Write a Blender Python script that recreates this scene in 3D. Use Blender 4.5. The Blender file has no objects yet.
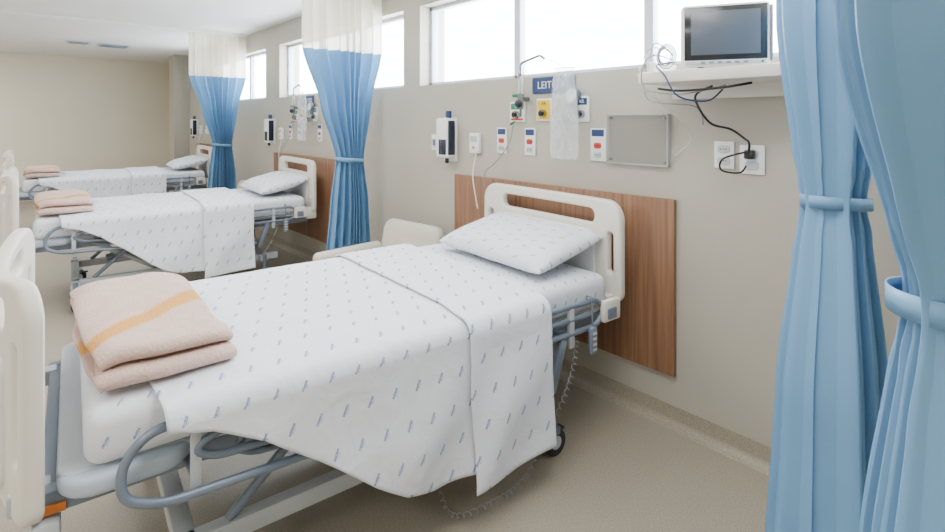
import bpy, bmesh, math, random
from mathutils import Vector, Matrix, noise
random.seed(3)
S=bpy.context.scene
COL=S.collection
pi=math.pi

# ------------------------------------------------------------ materials
def lin(c):
    out=[]
    for v in c[:3]:
        v/=255.0
        out.append(v/12.92 if v<=0.04045 else ((v+0.055)/1.055)**2.4)
    return (*out,1.0)
def newmat(name):
    m=bpy.data.materials.new(name); m.use_nodes=True
    nt=m.node_tree; return m,nt,nt.nodes['Principled BSDF']
def addbump(nt,p,scale,strength,coord='Object',detail=3,stretch=(1,1,1),dist=0.01):
    tc=nt.nodes.new('ShaderNodeTexCoord'); mp=nt.nodes.new('ShaderNodeMapping')
    mp.inputs['Scale'].default_value=stretch
    n=nt.nodes.new('ShaderNodeTexNoise'); n.inputs['Scale'].default_value=scale; n.inputs['Detail'].default_value=detail
    b=nt.nodes.new('ShaderNodeBump'); b.inputs['Strength'].default_value=strength; b.inputs['Distance'].default_value=dist
    nt.links.new(tc.outputs[coord],mp.inputs['Vector']); nt.links.new(mp.outputs[0],n.inputs['Vector'])
    nt.links.new(n.outputs['Fac'],b.inputs['Height']); nt.links.new(b.outputs[0],p.inputs['Normal'])
    return n,mp
def simple(name,rgb,rough=0.5,metal=0.0,var=0.04,scale=6,bump=0.0,bscale=80):
    m,nt,p=newmat(name)
    p.inputs['Roughness'].default_value=rough; p.inputs['Metallic'].default_value=metal
    tc=nt.nodes.new('ShaderNodeTexCoord'); n=nt.nodes.new('ShaderNodeTexNoise'); n.inputs['Scale'].default_value=scale
    nt.links.new(tc.outputs['Object'],n.inputs['Vector'])
    r=nt.nodes.new('ShaderNodeValToRGB'); c=lin(rgb)
    r.color_ramp.elements[0].position=.3; r.color_ramp.elements[1].position=.7
    r.color_ramp.elements[0].color=(c[0]*(1-var),c[1]*(1-var),c[2]*(1-var),1)
    r.color_ramp.elements[1].color=(min(1,c[0]*(1+var)),min(1,c[1]*(1+var)),min(1,c[2]*(1+var)),1)
    nt.links.new(n.outputs['Fac'],r.inputs[0]); nt.links.new(r.outputs[0],p.inputs['Base Color'])
    if bump: addbump(nt,p,bscale,bump)
    return m
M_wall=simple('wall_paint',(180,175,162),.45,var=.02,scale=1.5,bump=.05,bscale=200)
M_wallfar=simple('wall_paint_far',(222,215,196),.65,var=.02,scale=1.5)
M_ceil=simple('ceiling_paint',(238,239,238),.8,var=.01)
M_white=simple('white_plastic',(236,237,236),.35,var=.01)
M_offw=simple('ivory_plastic',(228,224,214),.38,var=.015)
M_frame=simple('window_frame_paint',(212,219,230),.4,var=.01)
M_grey=simple('grey_powder_steel',(118,130,146),.36,metal=.25,var=.03)
M_lgrey=simple('light_frame_steel',(188,194,200),.4,metal=.1,var=.03)
M_bump=simple('pale_blue_plastic',(180,192,206),.4,var=.02)
M_dark=simple('dark_rubber',(38,40,44),.6)
M_black=simple('black_plastic',(20,22,26),.35)
M_navy=simple('navy_plastic',(30,38,58),.25)
M_chrome=simple('chrome',(150,154,160),.18,metal=1.0,var=.01)
M_blue=simple('navy_label',(42,62,108),.45)
M_yellow=simple('yellow_label',(238,196,40),.5)
M_green=simple('green_label',(50,130,80),.5)
M_red=simple('red_label',(200,60,50),.5)
M_orange=simple('orange_label',(225,125,50),.5)
M_screen=simple('monitor_glass',(30,34,40),.15)
M_vinyl=simple('beige_vinyl',(206,200,186),.45,bump=.05,bscale=150)
M_wleg=simple('chair_wood',(120,75,48),.5,var=.1)
M_cable=simple('grey_cable',(140,142,144),.5)

# floor
M_floor,nt,p=newmat('speckled_vinyl_floor')
p.inputs['Roughness'].default_value=.3
tc=nt.nodes.new('ShaderNodeTexCoord')
n1=nt.nodes.new('ShaderNodeTexNoise'); n1.inputs['Scale'].default_value=190; n1.inputs['Detail'].default_value=3
r=nt.nodes.new('ShaderNodeValToRGB')
r.color_ramp.elements[0].position=.36; r.color_ramp.elements[1].position=.62
r.color_ramp.elements[0].color=lin((150,140,124)); r.color_ramp.elements[1].color=lin((174,165,149))
n2=nt.nodes.new('ShaderNodeTexNoise'); n2.inputs['Scale'].default_value=1.2
r2=nt.nodes.new('ShaderNodeValToRGB'); r2.color_ramp.elements[0].color=(.9,.9,.9,1); r2.color_ramp.elements[1].color=(1,1,1,1)
mx=nt.nodes.new('ShaderNodeMix'); mx.data_type='RGBA'; mx.blend_type='MULTIPLY'; mx.inputs[0].default_value=1
nt.links.new(tc.outputs['Object'],n1.inputs['Vector']); nt.links.new(tc.outputs['Object'],n2.inputs['Vector'])
nt.links.new(n1.outputs['Fac'],r.inputs[0]); nt.links.new(n2.outputs['Fac'],r2.inputs[0])
nt.links.new(r.outputs[0],mx.inputs[6]); nt.links.new(r2.outputs[0],mx.inputs[7]); nt.links.new(mx.outputs[2],p.inputs['Base Color'])

# walnut
M_wood,nt,p=newmat('walnut_laminate'); p.inputs['Roughness'].default_value=.42
tc=nt.nodes.new('ShaderNodeTexCoord'); mp=nt.nodes.new('ShaderNodeMapping'); mp.inputs['Scale'].default_value=(34,34,1.1)
n=nt.nodes.new('ShaderNodeTexNoise'); n.inputs['Scale'].default_value=1.6; n.inputs['Detail'].default_value=5; n.inputs['Distortion'].default_value=.3
r=nt.nodes.new('ShaderNodeValToRGB'); r.color_ramp.elements[0].position=.28; r.color_ramp.elements[1].position=.75
r.color_ramp.elements[0].color=lin((118,84,62)); r.color_ramp.elements[1].color=lin((160,118,90))
nt.links.new(tc.outputs['Object'],mp.inputs['Vector']); nt.links.new(mp.outputs[0],n.inputs['Vector'])
nt.links.new(n.outputs['Fac'],r.inputs[0]); nt.links.new(r.outputs[0],p.inputs['Base Color'])

# printed linen (small text-like strokes) on UV in metres
def linen(name,base=(228,232,240),ink=(140,162,198),cw=.09,ch=.125,hl=.024,hwd=.0055,ang=-62,bump=.2,bs=6):
    m,nt,p=newmat(name); p.inputs['Roughness'].default_value=.85
    L=nt.links
    uv=nt.nodes.new('ShaderNodeUVMap'); sx=nt.nodes.new('ShaderNodeSeparateXYZ'); L.new(uv.outputs[0],sx.inputs[0])
    def mt(op,a,b=None,c=None):
        nd=nt.nodes.new('ShaderNodeMath'); nd.operation=op
        for i,v in enumerate((a,b,c)):
            if v is None: continue
            if isinstance(v,(int,float)): nd.inputs[i].default_value=v
            else: L.new(v,nd.inputs[i])
        return nd.outputs[0]
    u=mt('DIVIDE',sx.outputs[0],cw); v=mt('DIVIDE',sx.outputs[1],ch)
    row=mt('FLOOR',v); od=mt('MULTIPLY',mt('FLOORED_MODULO',row,2.0),.5)
    fu=mt('MULTIPLY',mt('SUBTRACT',mt('FRACT',mt('ADD',u,od)),.5),cw)
    fv=mt('MULTIPLY',mt('SUBTRACT',mt('FRACT',v),.5),ch)
    c,s=math.cos(math.radians(ang)),math.sin(math.radians(ang))
    pp=mt('ADD',mt('MULTIPLY',fu,c),mt('MULTIPLY',fv,s))
    qq=mt('ADD',mt('MULTIPLY',fu,-s),mt('MULTIPLY',fv,c))
    mask=mt('MULTIPLY',mt('LESS_THAN',mt('ABSOLUTE',pp),hl),mt('LESS_THAN',mt('ABSOLUTE',qq),hwd))
    small=mt('MULTIPLY',mt('LESS_THAN',mt('ABSOLUTE',pp),hl*.5),mt('LESS_THAN',mt('ABSOLUTE',mt('SUBTRACT',qq,hwd*1.9)),hwd*.4))
    mask=mt('MAXIMUM',mask,mt('MULTIPLY',small,.55))
    tx=nt.nodes.new('ShaderNodeTexNoise'); tx.inputs['Scale'].default_value=300; L.new(uv.outputs[0],tx.inputs['Vector'])
    br=mt('GREATER_THAN',tx.outputs['Fac'],.46)
    mask=mt('MULTIPLY',mask,mt('ADD',mt('MULTIPLY',br,.5),.42))
    mx=nt.nodes.new('ShaderNodeMix'); mx.data_type='RGBA'
    mx.inputs[6].default_value=lin(base); mx.inputs[7].default_value=lin(ink)
    L.new(mask,mx.inputs[0]); L.new(mx.outputs[2],p.inputs['Base Color'])
    n=nt.nodes.new('ShaderNodeTexNoise'); n.inputs['Scale'].default_value=bs; n.inputs['Detail'].default_value=3; n.inputs['Distortion'].default_value=.9
    b=nt.nodes.new('ShaderNodeBump'); b.inputs['Strength'].default_value=bump; b.inputs['Distance'].default_value=.04
    L.new(uv.outputs[0],n.inputs['Vector']); L.new(n.outputs['Fac'],b.inputs['Height']); L.new(b.outputs[0],p.inputs['Normal'])
    return m
M_linen=linen('printed_linen',ink=(112,140,186),cw=.09,ch=.118,hl=.0185,hwd=.0045,bump=.28)
M_linen2=linen('printed_linen_fine',cw=.068,ch=.09,hl=.014,hwd=.0034,ink=(125,150,190))
M_pillow=linen('printed_pillow_linen',cw=.068,ch=.09,hl=.014,hwd=.0034,ink=(125,150,190),bump=.45,bs=13)

# fleece
M_fleece,nt,p=newmat('peach_fleece'); p.inputs['Roughness'].default_value=1
uv=nt.nodes.new('ShaderNodeUVMap')
n=nt.nodes.new('ShaderNodeTexNoise'); n.inputs['Scale'].default_value=14
w=nt.nodes.new('ShaderNodeTexWave'); w.inputs['Scale'].default_value=.62; w.inputs['Distortion'].default_value=3.0; w.bands_direction='DIAGONAL'; w.inputs['Detail Scale'].default_value=.8; w.inputs['Phase Offset'].default_value=1.9
r=nt.nodes.new('ShaderNodeValToRGB'); r.color_ramp.elements[0].color=lin((210,178,166)); r.color_ramp.elements[1].color=lin((224,197,186))
r2=nt.nodes.new('ShaderNodeValToRGB'); r2.color_ramp.elements[0].position=.955; r2.color_ramp.elements[1].position=.985
mx=nt.nodes.new('ShaderNodeMix'); mx.data_type='RGBA'; mx.inputs[7].default_value=lin((218,160,84))
nt.links.new(uv.outputs[0],n.inputs['Vector']); nt.links.new(uv.outputs[0],w.inputs['Vector'])
nt.links.new(n.outputs['Fac'],r.inputs[0]); nt.links.new(w.outputs['Fac'],r2.inputs[0])
nt.links.new(r.outputs[0],mx.inputs[6]); nt.links.new(r2.outputs[0],mx.inputs[0]); nt.links.new(mx.outputs[2],p.inputs['Base Color'])
addbump(nt,p,120,1.0,'Object',5,dist=.008)

# curtain
def cloth(name,rgb,trans=.25,transp=0,rough=.5):
    m,nt,p=newmat(name); p.inputs['Roughness'].default_value=rough; p.inputs['Base Color'].default_value=lin(rgb)
    out=nt.nodes['Material Output']
    t=nt.nodes.new('ShaderNodeBsdfTranslucent'); t.inputs[0].default_value=lin(rgb)
    mx=nt.nodes.new('ShaderNodeMixShader'); mx.inputs[0].default_value=trans
    nt.links.new(p.outputs[0],mx.inputs[1]); nt.links.new(t.outputs[0],mx.inputs[2])
    last=mx
    if transp:
        tr=nt.nodes.new('ShaderNodeBsdfTransparent'); m2=nt.nodes.new('ShaderNodeMixShader'); m2.inputs[0].default_value=transp
        nt.links.new(mx.outputs[0],m2.inputs[1]); nt.links.new(tr.outputs[0],m2.inputs[2]); last=m2
    nt.links.new(last.outputs[0],out.inputs['Surface'])
    addbump(nt,p,350,.05)
    return m
M_curt=cloth('blue_curtain_vinyl',(120,168,208),.2,rough=.4)
M_net=cloth('curtain_net',(246,242,228),.4,.12,.9)
def glassy(name,rgb,opac,rough=.05):
    m,nt,p=newmat(name); p.inputs['Base Color'].default_value=lin(rgb); p.inputs['Roughness'].default_value=rough
    out=nt.nodes['Material Output']; tr=nt.nodes.new('ShaderNodeBsdfTransparent'); mx=nt.nodes.new('ShaderNodeMixShader'); mx.inputs[0].default_value=opac
    nt.links.new(tr.outputs[0],mx.inputs[1]); nt.links.new(p.outputs[0],mx.inputs[2]); nt.links.new(mx.outputs[0],out.inputs['Surface'])
    return m
M_glass=glassy('window_glass',(240,245,250),.06)
M_acryl=glassy('clear_acrylic',(196,192,186),.16,.1)
M_acedge=glassy('acrylic_edge',(225,228,228),.6,.1)
M_bag=glassy('clear_plastic_bag',(230,235,240),.30,.1)
m,nt,p=newmat('fill_panel_glow'); p.inputs['Emission Color'].default_value=(1,.98,.96,1); p.inputs['Emission Strength'].default_value=5  # glowing face of the added ceiling fill panels
M_fillglow=m

# ------------------------------------------------------------ builder
class B:
    def __init__(s,name): s.name=name; s.bm=bmesh.new(); s.bm.loops.layers.uv.new('UVMap'); s.mats=[]
    def mi(s,m):
        if m not in s.mats: s.mats.append(m)
        return s.mats.index(m)
    def take(s,tmp,mat,M=None,smooth=True):
        if M is not None: bmesh.ops.transform(tmp,matrix=M,verts=tmp.verts)
        i=s.mi(mat)
        for f in tmp.faces: f.material_index=i; f.smooth=smooth
        me=bpy.data.meshes.new('tmp'); tmp.to_mesh(me); s.bm.from_mesh(me); bpy.data.meshes.remove(me); tmp.free()
    def box(s,lo,hi,mat,bev=0,M=None,seg=2):
        t=bmesh.new(); t.loops.layers.uv.new('UVMap'); bmesh.ops.create_cube(t,size=1)
        for v in t.verts:
            v.co=Vector([(lo[k]+hi[k])/2+v.co[k]*(hi[k]-lo[k]) for k in range(3)])
        if bev:
            bev=min(bev,.45*min(hi[k]-lo[k] for k in range(3)))
            bmesh.ops.bevel(t,geom=t.edges[:],offset=bev,segments=seg,profile=.5,affect='EDGES')
        s.take(t,mat,M,smooth=False if not bev else True)
    def cyl(s,p0,p1,r,mat,r2=None,seg=16):
        p0=Vector(p0);p1=Vector(p1);d=p1-p0
        t=bmesh.new(); t.loops.layers.uv.new('UVMap')
        bmesh.ops.create_cone(t,cap_ends=True,segments=seg,radius1=r,radius2=r if r2 is None else r2,depth=d.length)
        M=Matrix.Translation((p0+p1)/2)@d.to_track_quat('Z','Y').to_matrix().to_4x4()
        s.take(t,mat,M)
    def sphere(s,c,r,mat,sc=(1,1,1)):
        t=bmesh.new(); t.loops.layers.uv.new('UVMap'); bmesh.ops.create_uvsphere(t,u_segments=16,v_segments=10,radius=r)
        s.take(t,mat,Matrix.Translation(c)@Matrix.Diagonal((*sc,1)))
    def tube(s,pts,r,mat,fillet=.04,seg=10,closed=False,smooth=False):
        pts=[Vector(p) for p in pts]
        if smooth: path=catmull(pts,8)
        else:
            path=[]; n=len(pts)
            for i,p in enumerate(pts):
                if not closed and i in (0,n-1): path.append(p); continue
                a=pts[i-1]-p; b=pts[(i+1)%n]-p
                f=min(fillet,a.length*.45,b.length*.45)
                A=p+a.normalized()*f; C=p+b.normalized()*f
                for k in range(6):
                    t=k/5; path.append(A*(1-t)**2+p*2*t*(1-t)+C*t*t)
        t=bmesh.new(); t.loops.layers.uv.new('UVMap'); rings=[]
        n=len(path); up=None
        for i,p in enumerate(path):
            if closed: tg=(path[(i+1)%n]-path[i-1])
            else: tg=path[min(i+1,n-1)]-path[max(i-1,0)]
            if tg.length<1e-7: tg=Vector((0,0,1))
            tg.normalize()
            if up is None:
                up=Vector((0,0,1)) if abs(tg.z)<.9 else Vector((1,0,0))
            x=up-tg*up.dot(tg)
            if x.length<1e-4: x=tg.orthogonal()
            x.normalize(); y=tg.cross(x); up=x
            rings.append([t.verts.new(p+(x*math.cos(2*pi*k/seg)+y*math.sin(2*pi*k/seg))*r) for k in range(seg)])
        m=n if closed else n-1
        for i in range(m):
            a,b=rings[i],rings[(i+1)%n]
            for k in range(seg): t.faces.new((a[k],a[(k+1)%seg],b[(k+1)%seg],b[k]))
        if not closed:
            t.faces.new(rings[0][::-1]); t.faces.new(rings[-1])
        s.take(t,mat)
    def fromobj(s,ob,mat,M,post=None,smooth=False):
        COL.objects.link(ob); dg=bpy.context.evaluated_depsgraph_get(); dg.update()
        me=bpy.data.meshes.new_from_object(ob.evaluated_get(dg))
        t=bmesh.new(); t.from_mesh(me); 
        if not t.loops.layers.uv: t.loops.layers.uv.new('UVMap')
        bmesh.ops.remove_doubles(t,verts=t.verts,dist=1e-5)
        if post: post(t)
        bpy.data.meshes.remove(me); d=ob.data; bpy.data.objects.remove(ob); bpy.data.curves.remove(d)
        s.take(t,mat,M,smooth)
    def plate(s,loops,thick,mat,M,bev=.006,post=None):
        c=bpy.data.curves.new('c','CURVE'); c.dimensions='2D'; c.fill_mode='BOTH'
        c.extrude=max(thick/2-bev,.0005); c.bevel_depth=bev; c.bevel_resolution=2; c.offset=-bev
        for lp in loops:
            sp=c.splines.new('POLY'); sp.points.add(len(lp)-1)
            for i,q in enumerate(lp): sp.points[i].co=(q[0],q[1],0,1)
            sp.use_cyclic_u=True
        s.fromobj(bpy.data.objects.new('c',c),mat,M,post)
    def text(s,txt,size,mat,M):
        c=bpy.data.curves.new('t','FONT'); c.body=txt; c.size=size; c.align_x='CENTER'; c.align_y='CENTER'; c.extrude=.0005
        s.fromobj(bpy.data.objects.new('t',c),mat,M)
    def done(s,parent=None,loc=None,boxuv=False,autosm=True):
        bmesh.ops.recalc_face_normals(s.bm,faces=s.bm.faces)
        if boxuv: buv(s.bm)
        me=bpy.data.meshes.new(s.name); s.bm.to_mesh(me); s.bm.free()
        for m in s.mats: me.materials.append(m)
        ob=bpy.data.objects.new(s.name,me); COL.objects.link(ob)
        if autosm:
            try: me.set_sharp_from_angle(angle=math.radians(40))
            except Exception: pass
        if parent: ob.parent=parent
        if loc: ob.location=loc
        return ob
def buv(bm):
    l=bm.loops.layers.uv.verify()
    for f in bm.faces:
        n=f.normal; a=[abs(n.x),abs(n.y),abs(n.z)]; k=a.index(max(a))
        for lp in f.loops:
            c=lp.vert.co
            lp[l].uv=(c.y,c.z) if k==0 else ((c.x,-c.z) if k==1 else (c.x,-c.y))
def catmull(P,n):
    out=[]; Q=[P[0]]+P+[P[-1]]
    for i in range(1,len(Q)-2):
        a,b,c,d=Q[i-1],Q[i],Q[i+1],Q[i+2]
        for k in range(n):
            t=k/n
            out.append(.5*((2*b)+(c-a)*t+(2*a-5*b+4*c-d)*t*t+(3*b-a-3*c+d)*t**3))
    out.append(P[-1]); return out
def rr(x0,y0,x1,y1,r,n=7,rb=None):
    rb=r if rb is None else rb; o=[]
    for cx,cy,a,q in ((x1-r,y1-r,0,r),(x0+r,y1-r,90,r),(x0+rb,y0+rb,180,rb),(x1-rb,y0+rb,270,rb)):
        for k in range(n+1):
            t=math.radians(a+90*k/n); o.append((cx+q*math.cos(t),cy+q*math.sin(t)))
    return o
def empty(name,loc=(0,0,0),rotz=0):
    e=bpy.data.objects.new(name,None); COL.objects.link(e); e.location=loc; e.rotation_euler=(0,0,rotz); e.empty_display_size=.1; return e
def dup(ob,delta,rotz=None):
    def cp(o,par):
        c=o.copy(); COL.objects.link(c); c.parent=par
        if par is None:
            c.location=o.location+Vector(delta)
            if rotz is not None: c.rotation_euler.z=rotz
        for ch in o.children: cp(ch,c)
        return c
    return cp(ob,None)

D=2.46; ZC=2.65; SP=3.45
# ------------------------------------------------------------ room
XL,Y0,Y1=-3.2,-1.6,12.0
b=B('floor'); b.box((XL,Y0,-.1),(D+.25,Y1,0),M_floor); b.done()
b=B('ceiling'); b.box((XL,Y0,ZC),(D+.25,Y1,ZC+.1),M_ceil); b.done()
b=B('wall_far'); b.box((XL,Y1,-.1),(D+.25,Y1+.15,ZC+.1),M_wallfar); b.done()
b=B('wall_near'); b.box((XL,Y0-.15,-.1),(D+.25,Y0,ZC+.1),M_wallfar); b.done()
b=B('wall_left'); b.box((XL-.15,Y0-.15,-.1),(XL,Y1+.15,ZC+.1),M_wallfar); b.done()
ZS,ZT=1.77,2.40
groups=[(.52-.95,3.43,4,None),(3.66,6.30,3,None),(6.75,9.35,3,None)]
b=B('wall_right')
b.box((D,Y0,0),(D+.25,Y1,ZS),M_wall); b.box((D,Y0,ZT),(D+.25,Y1,ZC),M_wall)
for a,c in ((Y0,-.43),(3.43,3.66),(6.30,6.75),(9.35,Y1)): b.box((D,a,ZS),(D+.25,c,ZT),M_wall)
b.done()
for gi,(ya,yb,n,_) in enumerate(groups):
    b=B('window_%d'%(gi+1)); x0,x1=D+.10,D+.16
    f=.03
    b.box((x0,ya,ZS),(x1,yb,ZS+f),M_frame,.004); b.box((x0,ya,ZT-f),(x1,yb,ZT),M_frame,.004)
    for k in range(n+1):
        y=ya+(yb-ya)*k/n; wd=f if k in(0,n) else .028
        lo=max(ya,y-wd); hi=min(yb,y+wd)
        b.box((x0,lo,ZS),(x1,hi,ZT),M_frame,.004)
        if k<n:
            y2=ya+(yb-ya)*(k+1)/n
            b.box((x0+.028,y+.01,ZS+.02),(x0+.032,y2-.01,ZT-.02),M_glass)
    b.done()
b=B('trim_pilaster'); b.box((2.22,10.45,0),(D,10.85,ZC),M_wall); b.done()
def cove(name,p0,p1,inn):
    t=bmesh.new(); t.loops.layers.uv.new('UVMap'); p0=Vector(p0);p1=Vector(p1);inn=Vector(inn)
    prof=[(0,.10),(.006,.10)]+[(.006+.035*(1-math.cos(a*pi/12)),.04-.036*math.sin(a*pi/12)+.0) for a in range(0,7)]+[(.045,0),(0,0)]
    A=[t.verts.new(p0+inn*x+Vector((0,0,z))) for x,z in prof]; C=[t.verts.new(p1+inn*x+Vector((0,0,z))) for x,z in prof]
    n=len(prof)
    for i in range(n): t.faces.new((A[i],A[(i+1)%n],C[(i+1)%n],C[i]))
    t.faces.new(A); t.faces.new(C[::-1])
    bb=B(name); bb.take(t,M_floor); bb.done()
cove('baseboard_right',(D,Y0,0),(D,10.45,0),(-1,0,0))
cove('baseboard_far',(XL,Y1,0),(D,Y1,0),(0,-1,0))
cove('baseboard_left',(XL,Y0,0),(XL,Y1,0),(1,0,0))
for i,(x,y,s_) in enumerate(((1.25,9.8,.2),(.8,9.7,.14))):
    b=B('ceiling_vent'); b.box((x-s_,y-s_,ZC-.012),(x+s_,y+s_,ZC),M_lgrey,.003)
    for k in range(6):
        yy=y-s_+.05+k*(2*s_-.1)/5; b.box((x-s_+.03,yy-.008,ZC-.02),(x+s_-.03,yy+.008,ZC-.011),M_grey)
    b.done()
fill_panels=[(-1.4,.3),(-1.4,3.4),(-1.4,6.8),(-1.4,10.0),(.9,.9),(.9,3.6)]  # added out-of-view ceiling panels, invented to fill the room with light
for (x,y) in fill_panels:
    b=B('added_fill_panel'); b.box((x-.31,y-.61,ZC-.02),(x+.31,y+.61,ZC),M_white,.003)
    b.box((x-.29,y-.59,ZC-.024),(x+.29,y+.59,ZC-.018),M_fillglow); o=b.done()
    l=bpy.data.lights.new('added_fill_light','AREA'); l.shape='RECTANGLE'; l.size=.56; l.size_y=1.16; l.energy=(26 if x>0 else 34) if y<9 else 80; l.color=(1,.985,.965)  # added fill; the farthest one is stronger to brighten the far wall
    lo=bpy.data.objects.new('added_fill_light',l); COL.objects.link(lo); lo.location=(x,y,ZC-.03); lo.parent=o
for k in range(3):
    y=.5+SP*k
    b=B('curtain_track'); b.box((-.25,y-.012,ZC-.03),(D,y+.012,ZC),M_white,.003)
    b.done()

# ------------------------------------------------------------ curtains
def curtain(name,cx,cy,prof,N=9,tiez=1.22,ztop=2.62,znet=2.08,zbot=.38,seed=0,ang=0,dz=90,fine=.010):
    prof=sorted(prof)
    def ip(z):
        if z<=prof[0][0]: return prof[0][1:]
        for a,c in zip(prof,prof[1:]):
            if z<=c[0]:
                t=(z-a[0])/(c[0]-a[0]); t=.5*t+.5*t*t*(3-2*t)
                return tuple(a[i]*(1-t)+c[i]*t for i in range(1,4))
        return prof[-1][1:]
    nu=N*16; bm=bmesh.new(); uvl=bm.loops.layers.uv.new('UVMap'); rows=[]
    rnd=random.Random(seed); ph=[rnd.uniform(-.6,.6) for _ in range(60)]; am=[rnd.uniform(.5,1.0) for _ in range(60)]
    cum=[0]
    for i in range(N): cum.append(cum[-1]+rnd.uniform(.6,1.4))
    ca,sa=math.cos(ang),math.sin(ang)
    for j in range(dz+1):
        z=zbot+(ztop-zbot)*j/dz; hx,hy,ox=ip(z); row=[]
        pinch=math.exp(-((z-tiez)/.07)**2)
        for i in range(nu+1):
            k=i/nu*N; ki=min(int(k),N-1); fr=k-ki
            u=(cum[ki]*(1-fr)+cum[ki+1]*fr)/cum[-1]
            A=am[ki]*(1-fr)+am[ki+1]*fr
            w=noise.noise(Vector((u*3+seed,z*.5,0)))
            x=ox+hx*(2*u-1)+fine*math.sin(k*4*pi+ph[ki])*min(1,hx*4)
            sn=math.sin(k*2*pi+.2*w); sn=math.copysign(abs(sn)**.8,sn)
            yy=hy*A*sn
            yy+= .12*hy*math.sin(u*pi*3+seed)
            e=math.sqrt(max(.12,1-(2*u-1)**2)); yy*= .5+.5*e
            yy*=(1-.12*pinch); x=ox+(x-ox)*(1-.06*pinch)
            cr=math.exp(-((z-tiez-.08)/.08)**2)+.6*math.exp(-((z-tiez+.07)/.06)**2)
            yy+=.007*cr*noise.noise(Vector((u*14,z*16,seed)))
            row.append(bm.verts.new((cx+x*ca-yy*sa,cy+x*sa+yy*ca,z)))
        rows.append(row)
    for j in range(dz):
        z=zbot+(ztop-zbot)*(j+.5)/dz
        for i in range(nu):
            f=bm.faces.new((rows[j][i],rows[j][i+1],rows[j+1][i+1],rows[j+1][i])); f.smooth=True; f.material_index=1 if z>znet else 0
    e=empty(name)
    me=bpy.data.meshes.new('curtain_fabric'); bm.to_mesh(me); bm.free(); me.materials.append(M_curt); me.materials.append(M_net)
    o=bpy.data.objects.new('curtain_fabric',me); COL.objects.link(o); o.parent=e
    hx,hy,ox=ip(tiez)
    bb=B('tieback_band'); t=bmesh.new(); t.loops.layers.uv.new('UVMap'); R=[]
    for i in range(40):
        a=2*pi*i/40; x=ox+(hx+.004)*math.cos(a); yy=(hy*.84+.006)*math.sin(a); sl=-.012*math.cos(a)
        R.append([t.verts.new((cx+x*ca-yy*sa,cy+x*sa+yy*ca,tiez+sl+q)) for q in (-.018,.018)])
    for i in range(40):
        t.faces.new((R[i][0],R[(i+1)%40][0],R[(i+1)%40][1],R[i][1]))
    bb.take(t,M_curt); oo=bb.done(parent=e); md=oo.modifiers.new('s','SOLIDIFY'); md.thickness=.003
    bb=B('hooks'); hx,hy,ox=ip(ztop)
    for i in range(N+1):
        x=ox+hx*(2*i/N-1); bb.cyl((cx+x*ca,cy+x*sa,ztop-.02),(cx+x*ca,cy+x*sa,ZC-.03),.004,M_white,seg=6)
    bb.done(parent=e)
    return e
pB=[(.38,.19,.095,.04),(.8,.16,.09,.05),(1.12,.125,.07,.05),(1.22,.125,.07,.05),(1.62,.22,.07,.02),(2.08,.355,.07,0),(2.62,.355,.065,0)]
for k in (1,2):
    curtain('privacy_curtain',2.09,.53+SP*k,pB,N=8,tiez=1.17,seed=k,zbot=.36)
pA=[(.06,.27,.18,0),(.7,.21,.15,0),(1.2,.13,.10,0),(1.29,.13,.10,0),(1.8,.24,.15,.02),(2.62,.33,.15,.05)]
curtain('privacy_curtain',1.9,.485,pA,N=10,tiez=1.25,seed=5,zbot=.06,dz=150)
pN=[(.06,.26,.22,-.03),(.8,.19,.16,-.01),(1.2,.125,.098,0),(1.27,.125,.098,0),(1.62,.20,.20,-.03),(2.62,.33,.30,-.03)]
curtain('privacy_curtain',1.03,.108,pN,N=10,tiez=1.235,seed=8,zbot=.06,dz=150,ang=.2)

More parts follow.
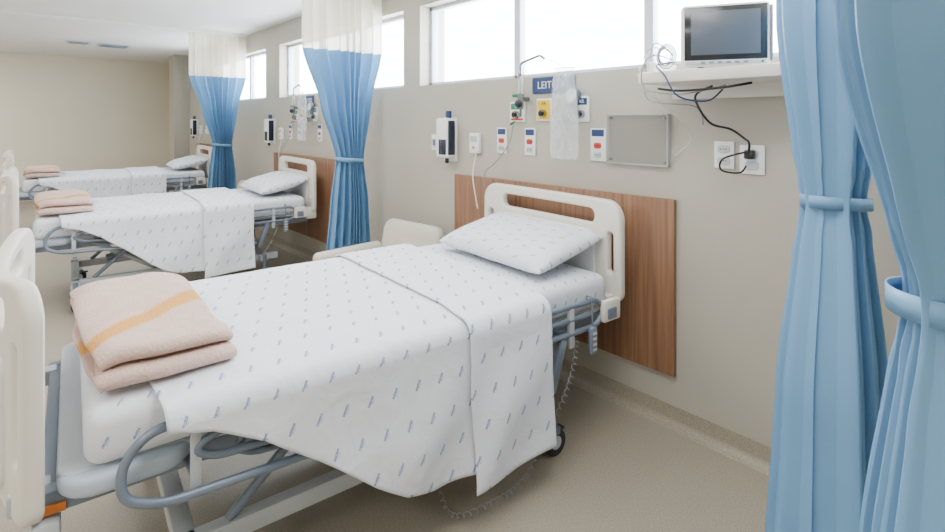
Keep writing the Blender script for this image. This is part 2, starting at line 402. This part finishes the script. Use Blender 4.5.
# ------------------------------------------------------------ hospital bed  (local: x foot->head, near side = -y)
def build_bed():
    e=empty('adjustable_hospital_bed',(.06,2.18,0),math.radians(-4.2))
    HW=.53
    b=B('base_frame')
    for sy in(-1,1):
        b.box((.35,sy*.36-.025,.17),(1.95,sy*.36+.025,.23),M_lgrey,.006)
    for x in(.38,1.15,1.80): b.box((x-.03,-.48,.18),(x+.03,.48,.23),M_lgrey,.006)
    for x in (.38,1.80):
        for sy in(-1,1):
            y=sy*.48
            b.cyl((x,y,.12),(x,y,.235),.018,M_grey)
            b.box((x-.03,y-.035,.085),(x+.06,y+.035,.125),M_grey,.01)
            for q in(-.022,.022):
                b.cyl((x+.03,y+q-.011,.058),(x+.03,y+q+.011,.058),.058,M_dark,seg=24)
                b.cyl((x+.03,y+q-.013,.058),(x+.03,y+q+.013,.058),.03,M_lgrey,seg=16)
            b.box((x+.05,y-.02,.09),(x+.10,y+.02,.1),M_dark,.004)
    b.done(parent=e)
    b=B('lift_arms')
    for sy in(-1,1):
        y=sy*.27
        for (xa,xb) in((.95,.50),(1.75,1.30)):
            b.tube([(xa,y,.22),(xb,y,.50)],.022,M_lgrey)
            b.cyl((xa,y-.03,.22),(xa,y+.03,.22),.03,M_grey); b.cyl((xb,y-.03,.50),(xb,y+.03,.50),.03,M_grey)
        b.tube([(.50,sy*.36,.23),(.80,sy*.36,.50)],.016,M_grey)
    b.tube([(.5,-.3,.5),(.5,.3,.5)],.02,M_lgrey); b.tube([(1.3,-.3,.5),(1.3,.3,.5)],.02,M_lgrey)
    b.cyl((.6,0,.3),(1.2,0,.46),.03,M_grey); b.cyl((1.2,0,.46),(1.35,0,.5),.018,M_chrome)
    b.box((1.35,-.12,.38),(1.6,.12,.48),M_lgrey,.02)
    b.done(parent=e)
    b=B('mattress_platform')
    for sy in(-1,1): b.box((.03,sy*.44-.025,.50),(2.22,sy*.44+.025,.56),M_grey,.008)
    for x in(.06,.55,1.0,1.5,2.18): b.box((x-.025,-.44,.505),(x+.025,.44,.555),M_grey,.006)
    for (xa,xb) in((.07,.62),(.65,1.02),(1.05,1.35),(1.38,2.17)):
        b.plate([rr(xa,-.50,xb,.50,.05)],.03,M_lgrey,Matrix.Translation((0,0,.59)),bev=.008)
    b.plate([rr(.07,-.545,.38,.545,.09)],.05,M_bump,Matrix.Translation((0,0,.575)),bev=.016)
    b.box((.03,-.472,.505),(.09,-.464,.528),M_orange,.001)
    b.box((.02,-.50,.44),(.08,-.44,.50),M_lgrey,.01)
    for sy in(-1,1): b.box((2.19,sy*.47-.04,.53),(2.29,sy*.47+.04,.64),M_offw,.015)
    for sy in(-1,1): b.box((-.03,sy*.40-.03,.50),(.06,sy*.40+.03,.56),M_lgrey,.01)
    b.done(parent=e)
    b=B('folded_side_rails')
    for sy in(-1,1):
        y=sy*.58
        b.tube([(1.0,y,.695),(.26,y,.695),(.20,y,.63),(.20,y*1.02,.545),(.29,y*1.03,.505),(1.05,y*1.03,.475)],.0125,M_grey,.06,seg=12)
        b.tube([(.95,y*1.01,.645),(.42,y*1.01,.645),(.36,y*1.01,.61),(.42,y*1.01,.575),(.95,y*1.01,.55)],.0115,M_grey,.03)
        b.tube([(1.0,y*.96,.60),(.52,y*.96,.61),(.47,y*.96,.56),(.53,y*.96,.53),(1.0,y*.96,.51)],.0105,M_grey,.03)
        for x in(.37,.66,.93): 
            b.box((x-.014,y-.009,.48),(x+.014,y+.009,.70),M_lgrey,.005)
            b.tube([(x,y,.53),(x,sy*.45,.52)],.013,M_grey)
        b.tube([(1.28,y,.68),(2.02,y,.68),(2.08,y,.62),(2.02,y,.56),(1.28,y,.56),(1.25,y,.62)],.0125,M_grey,.05,closed=True)
        b.tube([(1.35,y,.62),(1.98,y,.62)],.011,M_grey)
        for x in(1.55,1.85):
            b.box((x-.016,y-.010,.50),(x+.016,y+.010,.69),M_lgrey,.005)
            b.tube([(x,y,.56),(x,sy*.45,.53)],.013,M_grey)
        b.box((1.76,y-.015,.34),(1.80,y+.01,.56),M_grey,.008,M=Matrix.Translation((1.76,0,.5))@Matrix.Rotation(math.radians(20),4,'Y')@Matrix.Translation((-1.76,0,-.5)))
        b.tube([(1.70,y,.37),(1.58,sy*.46,.50)],.012,M_grey)
    b.box((2.04,-.612,.57),(2.16,-.58,.67),M_offw,.012); b.box((2.06,-.620,.585),(2.12,-.61,.635),M_grey,.006)
    b.done(parent=e)
    def board(name,x,z0,z1,bulge,sgn,w=.515,cy=0,skew=0,dip=0):
        outer=rr(-w,z0,w,z1,.10,10,rb=.05)
        slot=rr(-.36,z1-.13,.36,z1-.055,.035)
        sl=rr(-w+.05,z0+.14,-w+.085,z1-.16,.017); sr=rr(w-.085,z0+.14,w-.05,z1-.16,.017)
        M=Matrix(((0,0,1,x),(1,0,0,cy),(0,1,0,0),(0,0,0,1)))
        def post(t):
            for k in range(-7,8):
                bmesh.ops.bisect_plane(t,geom=t.verts[:]+t.edges[:]+t.faces[:],plane_co=(k*.065,0,0),plane_no=(1,0,0))
            for v in t.verts:
                q=1-(v.co.x/w)**2
                v.co.z+=sgn*bulge*q-skew*v.co.x
                v.co.y-=dip*q*q*max(0,min(1,(v.co.y-z0)/(z1-z0)))
        b=B(name); b.plate([outer,slot,sl,sr],.045,M_offw,M,bev=.014,post=post)
        b.plate([rr(-.37,z0+.04,.37,z1-.165-dip,.05)],.03,M_white,Matrix(((0,0,1,x-sgn*.02+sgn*bulge*.8),(1,0,0,cy),(0,1,0,0),(0,0,0,1))),bev=.008)
        b.done(parent=e)
    board('headboard',2.25,.60,1.10,.02,1,w=.535,cy=-.02)
    board('footboard',.0,.50,1.10,.075,-1,skew=.06,dip=.05)
    b=B('mattress'); b.box((.125,-HW,.605),(2.17,HW,.757),M_linen2,.045,seg=5); b.done(parent=e,boxuv=True)
    b=B('coiled_control_cable')
    P=catmull([Vector(q) for q in((1.90,-.57,.52),(1.83,-.60,.38),(1.72,-.60,.22),(1.56,-.61,.07),(1.40,-.60,.03),(1.22,-.56,.04),(1.25,-.44,.18),(1.35,-.40,.50))],14)
    H=[]
    for i,pnt in enumerate(P):
        for s_ in range(3):
            t=s_/3; q=pnt.lerp(P[min(i+1,len(P)-1)],t); a=(i*3+s_)*1.05
            H.append(q+Vector((math.cos(a)*.009,math.sin(a)*.009,math.sin(a)*.004+.004)))
    b.tube(H,.0019,M_cable,fillet=.004,seg=5)
    b.done(parent=e)
    b=B('hand_control'); b.box((1.93,-.628,.46),(1.975,-.605,.58),M_grey,.01,seg=3)
    for i in range(4): b.box((1.94,-.631,.475+i*.024),(1.965,-.627,.487+i*.024),M_lgrey,.002)
    b.tube([(1.953,-.615,.58),(1.953,-.61,.71),(1.953,-.58,.71),(1.953,-.58,.68)],.004,M_grey,.01)
    b.done(parent=e)
    return e
bed=build_bed()
def bedpt(e,x,y,z):
    return Matrix.Translation(e.location)@e.rotation_euler.to_matrix().to_4x4()@Vector((x,y,z))

def sheet(name,x0,x1,hem,hemf,off,e,seed,crease,mat,fold_amp=.02,nx=110,ns=150,thick=.003,hadd=0,foot=0):
    z0=.757+off; hn,hf,r=.618+off+hadd,.575+off+hadd,.055
    bm=bmesh.new(); l=bm.loops.layers.uv.new('UVMap'); rows=[]; S_=[]
    for i in range(nx+1):
        row=[]; u=i/nx
        Ln=z0-hem(x0+(x1-x0)*u); Lf=z0-hemf(x0+(x1-x0)*u)
        for j in range(ns+1):
            s=-(hf+Lf)+(hf+Lf+hn+Ln)*j/ns
            sgn=1 if s>0 else -1; h=hn if s>0 else hf; a=abs(s); arc=r*pi/2
            xx=x0+(x1-x0)*u
            if a<h-r: yy=a; z=z0; dep=0
            elif a<h-r+arc: th=(a-(h-r))/r; yy=h-r+r*math.sin(th); z=z0-r+r*math.cos(th); dep=0
            else: dep=a-(h-r+arc); yy=h; z=z0-r-dep
            edge=max(0,min(1,(a-.44)/.14)); edge=edge*edge*(3-2*edge)
            if dep==0: z-=.008*edge
            w=noise.noise(Vector((xx*2.6,s*2.6,1.3)))+.35*noise.noise(Vector((xx*7,s*4,1.3)))+.25*noise.noise(Vector((xx*5+s*9,s*3-xx*6,4.3)))
            if a<h-r: z+=abs(w)*.011*(1-edge)+.0015
            ph=xx*crease+1.0*noise.noise(Vector((xx*1.5,3.3,dep*.8)))+.35*dep
            f=min(1,dep/.34); f=f*f*(3-2*f)
            yy+= fold_amp*f*(1+math.sin(ph*2*pi))*.9 + .012*f + .005*f*noise.noise(Vector((xx*9,dep*4,2)))
            xs=xx+.006*f*math.cos(ph*2*pi)
            # the foot edge runs slightly diagonally towards the near side
            xs+=foot*(1-u)**3*max(0,(s+.1))
            row.append(bm.verts.new((xs+.003*noise.noise(Vector((s*4,seed,0))),-sgn*yy,max(z,.03))))
            S_.append((xx,s))
        rows.append(row)
    bm.verts.index_update()
    for i in range(nx):
        for j in range(ns):
            f=bm.faces.new((rows[i][j],rows[i+1][j],rows[i+1][j+1],rows[i][j+1])); f.smooth=True
            for lp in f.loops: lp[l].uv=S_[lp.vert.index]
    bmesh.ops.recalc_face_normals(bm,faces=bm.faces)
    me=bpy.data.meshes.new(name); bm.to_mesh(me); bm.free(); me.materials.append(mat)
    o=bpy.data.objects.new(name,me); COL.objects.link(o); o.location=e.location; o.rotation_euler=e.rotation_euler
    md=o.modifiers.new('solid','SOLIDIFY'); md.thickness=thick; md.offset=1
    return o
def lerpf(P):
    def f(x):
        if x<=P[0][0]: return P[0][1]
        for a,c in zip(P,P[1:]):
            if x<=c[0]:
                t=(x-a[0])/(c[0]-a[0]); return a[1]*(1-t)+c[1]*t
        return P[-1][1]
    return f
h1=lerpf([(.22,.72),(.35,.69),(.50,.62),(.70,.48),(.85,.365),(.98,.285),(1.10,.25),(1.5,.235)])
h2=lerpf([(1.15,.18),(1.65,.205)])
hf=lerpf([(.22,.6),(.6,.45),(1.6,.4)])
sheet1=sheet('draped_bed_sheet',.22,1.40,h1,hf,.008,bed,1.3,2.1,M_linen,.013,foot=.10)
sheet2=sheet('folded_top_sheet',1.25,1.66,h2,hf,.018,bed,7.7,2.1,M_linen,.013,nx=50,thick=.006,hadd=.008)

def pillow(e):
    bm=bmesh.new(); l=bm.loops.layers.uv.new('UVMap'); nx,ny=44,60; L,W,T=.81,.46,.066
    uvs={}
    for side in(1,-1):
        g=[]
        for i in range(nx+1):
            row=[]
            for j in range(ny+1):
                a=2*i/nx-1; c=2*j/ny-1
                a=math.sin(a*pi/2)*.35+a*.65; c=math.sin(c*pi/2)*.35+c*.65
                th=T*(max(0,(1-abs(a)**3.4))*max(0,(1-abs(c)**5)))**.5
                cr=1+.01*(abs(a)**4)*(abs(c)**4)
                x=a*W/2*cr*(1-.035*(1-abs(c)**2)*abs(a)**6); y=c*L/2*cr*(1-.02*(1-a*a)*abs(c)**6)
                wz=(.010*noise.noise(Vector((x*8,y*8,side*3)))+.006*noise.noise(Vector((x*22,y*16,side*3))))*(1-max(abs(a),abs(c))**4)
                v=bm.verts.new((x,y,side*(th if side>0 else th*.8)+wz)); uvs[v]=(x,y); row.append(v)
            g.append(row)
        for i in range(nx):
            for j in range(ny):
                q=(g[i][j],g[i+1][j],g[i+1][j+1],g[i][j+1])
                f=bm.faces.new(q if side>0 else q[::-1]); f.smooth=True
                for lp in f.loops: lp[l].uv=uvs[lp.vert]
    bmesh.ops.remove_doubles(bm,verts=bm.verts,dist=.0005)
    me=bpy.data.meshes.new('pillow'); bm.to_mesh(me); bm.free(); me.materials.append(M_pillow)
    o=bpy.data.objects.new('pillow',me); COL.objects.link(o)
    o.location=bedpt(e,2.0,-.05,.860); o.rotation_euler=(0,math.radians(-13),e.rotation_euler.z)
    return o
pil=pillow(bed)

def blanket(e):
    t=.025
    path=[]
    def run(a,c,z,n=24):
        for i in range(n): path.append((a+(c-a)*i/(n-1),z))
    def turn(y,z0,z1,s,n=9,sq=1.0):
        r=(z1-z0)/2
        for q in range(1,n): 
            th=pi*q/n; path.append((y+s*abs(r)*sq*math.sin(th),z0+r-r*math.cos(th)))
    z=[t*.5,t*1.5,t*2.5,t*3.5]
    run(.38,-.44,z[0]); turn(-.44,z[0],z[1],-1,9,1.5); run(-.44,.36,z[1]); turn(.36,z[1],z[3],1,9,.9); run(.36,-.415,z[3]); turn(-.415,z[3],z[2],-1,9,2.0); run(-.415,.33,z[2])
    bm=bmesh.new(); l=bm.loops.layers.uv.new('UVMap'); nx=32; W=.35; rows=[]; acc=[0]
    for p,q in zip(path,path[1:]): acc.append(acc[-1]+math.hypot(p[0]-q[0],p[1]-q[1]))
    info=[]
    for i in range(nx+1):
        row=[]
        for j,(y,zz) in enumerate(path):
            lev=zz/(4*t)
            x=(i/nx-.5)*(W+.022*math.sin(acc[j]*4)); edge=abs(i/nx-.5)*2
            x+=.018*noise.noise(Vector((y*4,lev*3,2)))
            n=noise.noise(Vector((x*6,y*4,.5)))+.4*noise.noise(Vector((x*14,y*10,.5)))
            near=math.exp(-((y+.42)/.10)**2)
            zq=zz*(1+.13*n-.30*edge**4+.12*near*(1-edge**3))
            row.append(bm.verts.new((x,y+.022*noise.noise(Vector((x*6,lev*2,5)))+.03*edge**4*near,zq))); info.append((x,acc[j]))
        rows.append(row)
    bm.verts.index_update()
    for i in range(nx):
        for j in range(len(path)-1):
            f=bm.faces.new((rows[i][j],rows[i+1][j],rows[i+1][j+1],rows[i][j+1])); f.smooth=True
            for lp in f.loops: lp[l].uv=info[lp.vert.index]
    me=bpy.data.meshes.new('folded_fleece_blanket'); bm.to_mesh(me); bm.free(); me.materials.append(M_fleece)
    o=bpy.data.objects.new('folded_fleece_blanket',me); COL.objects.link(o)
    md=o.modifiers.new('s','SOLIDIFY'); md.thickness=t*.82; md.offset=0
    md=o.modifiers.new('ss','SUBSURF'); md.levels=1; md.render_levels=1
    o.location=bedpt(e,.30,-.03,.778); o.rotation_euler=(0,0,e.rotation_euler.z+.06)
    return o
bl=blanket(bed)
for k in(1,2):
    for o in(bed,sheet1,sheet2,pil,bl):
        dup(o,(0,SP*k,0))

# ------------------------------------------------------------ wall panel
b=B('wood_wall_panel'); b.box((D-.025,1.29,.25),(D,2.97,1.11),M_wood,.002); pan=b.done()
for k in(1,2): dup(pan,(0,SP*k,0))

# ------------------------------------------------------------ wall-mounted services
RW=Matrix(((0,0,-1,0),(-1,0,0,0),(0,1,0,0),(0,0,0,1)))
def WM(y,z,out): return Matrix.Translation((D-out,y,z))@RW
bay=[]
def plate(name,y0,y1,z0,z1,label,kind):
    b=B(name); b.box((D-.014,y0,z0),(D,y1,z1),M_white,.004); yc=(y0+y1)/2; w=(y1-y0)/2
    if kind=='gas':
        if label is M_yellow: b.box((D-.0155,y0+.008,z0+.01),(D-.0138,y1-.008,z1-.01),M_yellow)
        else: b.box((D-.0155,y0+.012,z1-.05),(D-.0138,y1-.012,z1-.012),label)
        if label is M_green: b.box((D-.0155,y0+.012,z0+.01),(D-.0138,y1-.012,z0+.022),M_red)
        b.cyl((D-.04,yc,z0+.045),(D-.012,yc,z0+.045),.024,M_chrome); b.cyl((D-.05,yc,z0+.045),(D-.04,yc,z0+.045),.015,M_black)
        b.text('O2' if label is M_green else 'AR',.03,M_white if label is not M_yellow else M_black,WM(yc,z1-.031,.0160))
    else:
        b.box((D-.0155,y0+.010,z1-.045),(D-.0138,y1-.010,z1-.008),label)
        for i,q in enumerate(((z0+.035),(z0+.085))):
            b.plate([rr(-.024,-.016,.024,.016,.012)],.008,M_red if (i and label is M_blue) else M_lgrey,WM(yc,q,.016),bev=.002)
            for s in(-.012,0,.012): b.cyl((D-.0215,yc+s,q),(D-.018,yc+s,q),.003,M_black,seg=8)
    o=b.done(); bay.append(o); return o
plate('oxygen_outlet_plate',2.29,2.42,1.488,1.617,M_green,'gas')
plate('air_outlet_plate',2.07,2.19,1.494,1.63,M_yellow,'gas')
plate('vacuum_outlet_plate',1.80,1.90,1.489,1.636,M_blue,'gas')
plate('power_outlet_plate',2.45,2.54,1.28,1.45,M_blue,'pow')
plate('power_outlet_plate',2.20,2.29,1.28,1.45,M_blue,'pow')
plate('power_outlet_plate',1.69,1.79,1.274,1.455,M_blue,'pow')
b=B('bed_number_sign'); b.plate([rr(-.165,-.05,.165,.05,.012)],.008,M_blue,WM(2.065,1.71,.004),bev=.001)
b.text('LEITO 02',.062,M_white,WM(2.065,1.71,.0085)); bay.append(b.done())
b=B('oxygen_flowmeter')
b.cyl((D,2.27,1.63),(D-.07,2.27,1.63),.014,M_chrome); b.cyl((D-.07,2.27,1.575),(D-.07,2.27,1.66),.02,M_chrome)
b.cyl((D-.07,2.27,1.66),(D-.07,2.27,1.77),.015,M_bag); b.cyl((D-.07,2.27,1.77),(D-.07,2.27,1.785),.018,M_chrome); b.cyl((D-.07,2.27,1.66),(D-.07,2.27,1.76),.004,M_chrome)
b.tube([(D-.07,2.27,1.78),(D-.07,2.27,1.85),(D-.08,2.10,1.885),(D-.08,2.07,1.86)],.008,M_chrome,.02)
b.cyl((D-.07,2.33,1.655),(D-.07,2.27,1.655),.014,M_green); b.sphere((D-.09,2.27,1.60),.024,M_navy)
b.cyl((D-.07,2.27,1.52),(D-.07,2.27,1.575),.007,M_chrome)
bay.append(b.done())
b=B('suction_regulator')
b.cyl((D,1.89,1.66),(D-.03,1.89,1.66),.013,M_chrome); b.cyl((D-.025,1.89,1.64),(D-.06,1.89,1.64),.044,M_grey,seg=24)
b.cyl((D-.06,1.89,1.64),(D-.0615,1.89,1.64),.037,M_white,seg=24); b.tube([(D-.063,1.89,1.64),(D-.063,1.875,1.66)],.002,M_black)
b.box((D-.05,1.87,1.56),(D-.018,1.91,1.62),M_grey,.008)
bay.append(b.done())
b=B('suction_jar')
b.cyl((D-.07,1.98,1.40),(D-.07,1.98,1.52),.036,M_bag,seg=20); b.cyl((D-.07,1.98,1.50),(D-.07,1.98,1.53),.04,M_lgrey,seg=20)
b.box((D-.04,1.965,1.48),(D,1.995,1.53),M_lgrey,.004); b.tube([(D-.07,1.98,1.53),(D-.07,1.97,1.57),(D-.055,1.93,1.575),(D-.05,1.905,1.59)],.004,M_cable,smooth=True)
bay.append(b.done())
t=bmesh.new(); t.loops.layers.uv.new('UVMap'); G=[]
for i in range(15):
    row=[]
    for j in range(31):
        u=i/14*2-1; v=j/30
        wd=.095*(.70+.35*math.sin(min(1,v*1.3)*pi*.5)-.30*max(0,v-.85)*3)
        th=.030*math.sqrt(max(0,1-u*u))*math.sin(pi*min(1,v*1.02)**.6)*.9+.003
        row.append((u*wd+.006*noise.noise(Vector((u*2,v*6,1))),v,th+.016*noise.noise(Vector((u*4,v*11,4)))))
    G.append(row)
for s in(1,-1):
    V=[[t.verts.new((D-.15-s*max(0,q[2]),1.865+q[0],1.785-.50*q[1])) for q in row] for row in G]
    for i in range(14):
        for j in range(30): t.faces.new((V[i][j],V[i+1][j],V[i+1][j+1],V[i][j+1]))
b=B('clear_plastic_bag'); b.take(t,M_bag)
b.tube([(D-.15,1.79,1.785),(D-.15,1.94,1.79)],.0025,M_lgrey,.01)
b.tube([(D-.15,1.865,1.79),(D-.13,1.95,1.83),(D-.085,2.065,1.862)],.002,M_cable,.01); bay.append(b.done())
b=B('hand_sanitizer_dispenser')
b.box((D-.025,2.96,1.20),(D,3.10,1.52),M_white,.006); b.box((D-.10,2.965,1.225),(D-.02,3.10,1.515),M_white,.02,seg=3)
b.box((D-.088,2.955,1.25),(D-.030,2.968,1.495),M_navy,.005,seg=3)
b.box((D-.105,2.975,1.25),(D-.098,3.055,1.36),M_navy,.003)
b.cyl((D-.07,3.0,1.19),(D-.07,3.0,1.23),.014,M_black); b.cyl((D-.055,3.0,1.51),(D-.055,3.0,1.565),.022,M_blue)
bay.append(b.done())
b=B('light_switch'); b.box((D-.014,3.19,1.27),(D,3.26,1.39),M_white,.004); b.box((D-.02,3.21,1.305),(D-.013,3.24,1.355),M_grey,.003); bay.append(b.done())
b=B('nurse_call_unit'); b.box((D-.035,2.70,1.27),(D,2.80,1.41),M_white,.01); b.box((D-.038,2.715,1.35),(D-.034,2.785,1.39),M_lgrey,.002)
b.cyl((D-.04,2.75,1.31),(D-.034,2.75,1.31),.01,M_orange)
b.tube([(D-.02,2.74,1.27),(D-.05,2.74,1.12),(D-.06,2.70,.98),(D-.06,2.68,.90)],.004,M_white,smooth=True); bay.append(b.done())
b=B('oxygen_hose'); b.tube([(D-.03,2.37,1.49),(D-.06,2.38,1.35),(D-.07,2.5,1.22),(D-.08,2.58,1.16),(D-.07,2.60,1.05)],.0035,M_cable,smooth=True)
b.tube([(D-.02,2.37,1.49),(D-.06,2.37,1.47)],.005,M_green,.01); bay.append(b.done())
b=B('acrylic_chart_holder'); b.box((D-.03,1.32,1.27),(D-.026,1.675,1.53),M_acryl); b.box((D-.004,1.32,1.27),(D-.001,1.675,1.53),M_acryl)
for (ya,yb,za,zb) in((1.32,1.675,1.27,1.275),(1.32,1.325,1.27,1.53),(1.67,1.675,1.27,1.53),(1.32,1.675,1.525,1.53)): b.box((D-.032,ya,za),(D-.001,yb,zb),M_acedge)
for y in(1.34,1.655):
    for z in(1.29,1.51): b.cyl((D,y,z),(D-.033,y,z),.006,M_chrome,seg=10)
b.done()
for k in(1,2):
    for o in bay: dup(o,(0,SP*k,0))

b=B('double_power_outlet'); b.box((D-.012,1.013,1.28),(D,1.103,1.403),M_white,.004)
for q in(1.315,1.368):
    b.plate([rr(-.028,-.018,.028,.018,.014)],.006,M_lgrey,WM(1.058,q,.014),bev=.002)
    for s in(-.012,0,.012): b.cyl((D-.0185,1.058+s,q),(D-.016,1.058+s,q),.003,M_black,seg=8)
b.done()
b=B('double_power_outlet'); b.box((D-.012,.885,1.262),(D,.99,1.39),M_white,.004)
for q in(1.30,1.352): b.plate([rr(-.028,-.018,.028,.018,.014)],.006,M_lgrey,WM(.937,q,.014),bev=.002)
b.done()
b=B('monitor_power_cord')
b.box((D-.055,.917,1.33),(D-.017,.957,1.37),M_black,.008)
b.tube([(2.25,1.02,1.645),(2.26,1.10,1.60),(2.33,1.07,1.49),(2.38,1.0,1.46),(2.40,.95,1.42),(2.40,.93,1.40),(2.41,.937,1.355)],.005,M_black,smooth=True)
b.tube([(2.40,.95,1.36),(2.35,1.02,1.33),(2.36,1.03,1.28),(2.40,.97,1.27),(2.42,.95,1.30)],.004,M_black,smooth=True)
b.tube([(2.22,.85,1.648),(2.16,.95,1.63),(2.16,1.12,1.625),(2.2,1.24,1.64)],.005,M_black,smooth=True)
b.done()
b=B('monitor_wall_shelf')
b.box((2.13,.68,1.662),(D,1.30,1.712),M_offw,.006)
b.box((D-.025,.68,1.60),(D,1.30,1.665),M_offw,.004)
b.box((2.20,1.285,1.70),(D,1.30,1.765),M_offw,.004)
b.done()
e=empty('patient_monitor',(2.285,.985,1.724),math.radians(-62)); e.scale=(.93,.93,1.02)
b=B('monitor_housing')
b.box((-.185,-.03,.0),(.185,.03,.262),M_white,.022,seg=4); b.box((-.15,.02,.02),(.15,.10,.24),M_white,.025,seg=3)
b.box((-.170,-.034,.028),(.170,-.026,.250),M_screen,.006,seg=2)
b.box((-.165,-.033,.010),(.165,-.028,.024),M_lgrey,.002)
b.box((.183,-.028,.02),(.192,.028,.245),M_grey,.004)
for sx in(-.1,.1):
    for q in(0,.07): b.cyl((sx,q,-.011),(sx,q,.03),.015,M_dark)
b.done(parent=e)
m_scr=simple('screen_off',(84,92,104),.25)
b=B('screen_glass'); b.box((-.142,-.0365,.05),(.142,-.0335,.23),m_scr,.001); b.done(parent=e)
b=B('control_strip')
for i in range(6): b.box((-.1+i*.035,-.035,.013),(-.082+i*.035,-.032,.022),M_grey,.001)
b.sphere((.15,-.034,.017),.006,M_green,(1,.4,1)); b.done(parent=e)
b=B('monitor_sensor_cables')
b.tube([(2.25,1.20,1.80),(2.22,1.28,1.83),(2.20,1.325,1.76),(2.20,1.33,1.66),(2.30,1.25,1.55),(2.43,1.2,1.42),(2.44,1.3,1.32)],.003,M_bag,smooth=True)
b.tube([(2.26,1.20,1.77),(2.18,1.25,1.79),(2.11,1.26,1.74),(2.10,1.25,1.64),(2.14,1.12,1.61),(2.2,1.0,1.63),(2.22,.95,1.645)],.003,M_cable,smooth=True)
b.tube([(2.26,1.20,1.79),(2.28,1.30,1.86),(2.3,1.34,1.78),(2.26,1.33,1.6),(2.3,1.12,1.56),(2.38,1.12,1.48)],.003,M_cable,smooth=True)
b.tube([(2.26,1.20,1.76),(2.15,1.22,1.74),(2.11,1.16,1.69),(2.11,1.10,1.60),(2.2,1.02,1.58),(2.3,1.0,1.63)],.0035,M_blue,smooth=True)
for i in range(4):
    r0=.03+.006*i
    b.tube([(2.25+.004*i,1.235+r0*math.cos(a),1.79+r0*1.2*math.sin(a)) for a in [2*pi*k/10 for k in range(10)]],.0028,[M_cable,M_blue,M_white,M_cable][i],.01,closed=True)
b.done()

# ------------------------------------------------------------ armchair
e=empty('visitor_armchair',(1.95,3.20,0),math.radians(6))
b=B('seat_cushion'); b.box((-.30,-.26,.30),(.22,.26,.45),M_vinyl,.05,seg=4); b.done(parent=e)
b=B('backrest'); 
Mb=Matrix.Translation((.25,0,.38))@Matrix.Rotation(math.radians(12),4,'Y')
b.plate([rr(-.31,-.05,.31,.37,.09,8,rb=.04)],.09,M_vinyl,Mb@Matrix(((0,0,1,0),(1,0,0,0),(0,1,0,0),(0,0,0,1))),bev=.03); b.done(parent=e)
b=B('armrests')
for s in(-1,1): b.box((-.33,s*.30-.045,.22),(.24,s*.30+.045,.58),M_vinyl,.04,seg=4)
b.done(parent=e)
b=B('legs')
for x in(-.27,.2):
    for y in(-.28,.28): b.cyl((x*1.08,y*1.05,0),(x,y,.25),.015,M_wleg,r2=.024)
b.done(parent=e)
dup(e,(-.0,SP,0))

# ------------------------------------------------------------ world + camera
w=bpy.data.worlds.new('daylight'); S.world=w; w.use_nodes=True
bg=w.node_tree.nodes['Background']; bg.inputs[0].default_value=(.86,.93,1,1); bg.inputs[1].default_value=26
for gi,(ya,yb,n,_) in enumerate(groups):
    l=bpy.data.lights.new('window_portal','AREA'); l.shape='RECTANGLE'; l.size=ZT-ZS; l.size_y=yb-ya
    l.cycles.is_portal=True
    o=bpy.data.objects.new('window_portal',l); COL.objects.link(o); o.location=(D+.2,(ya+yb)/2,(ZS+ZT)/2); o.rotation_euler=(0,math.radians(90),0)
cam=bpy.data.cameras.new('camera'); co=bpy.data.objects.new('camera',cam); COL.objects.link(co)
co.location=(0,0,1.5); co.rotation_euler=(math.radians(90),0,math.radians(-41.3))
cam.sensor_width=36; cam.lens=531/945*36; cam.shift_y=-146/945; cam.clip_start=.05
S.camera=co
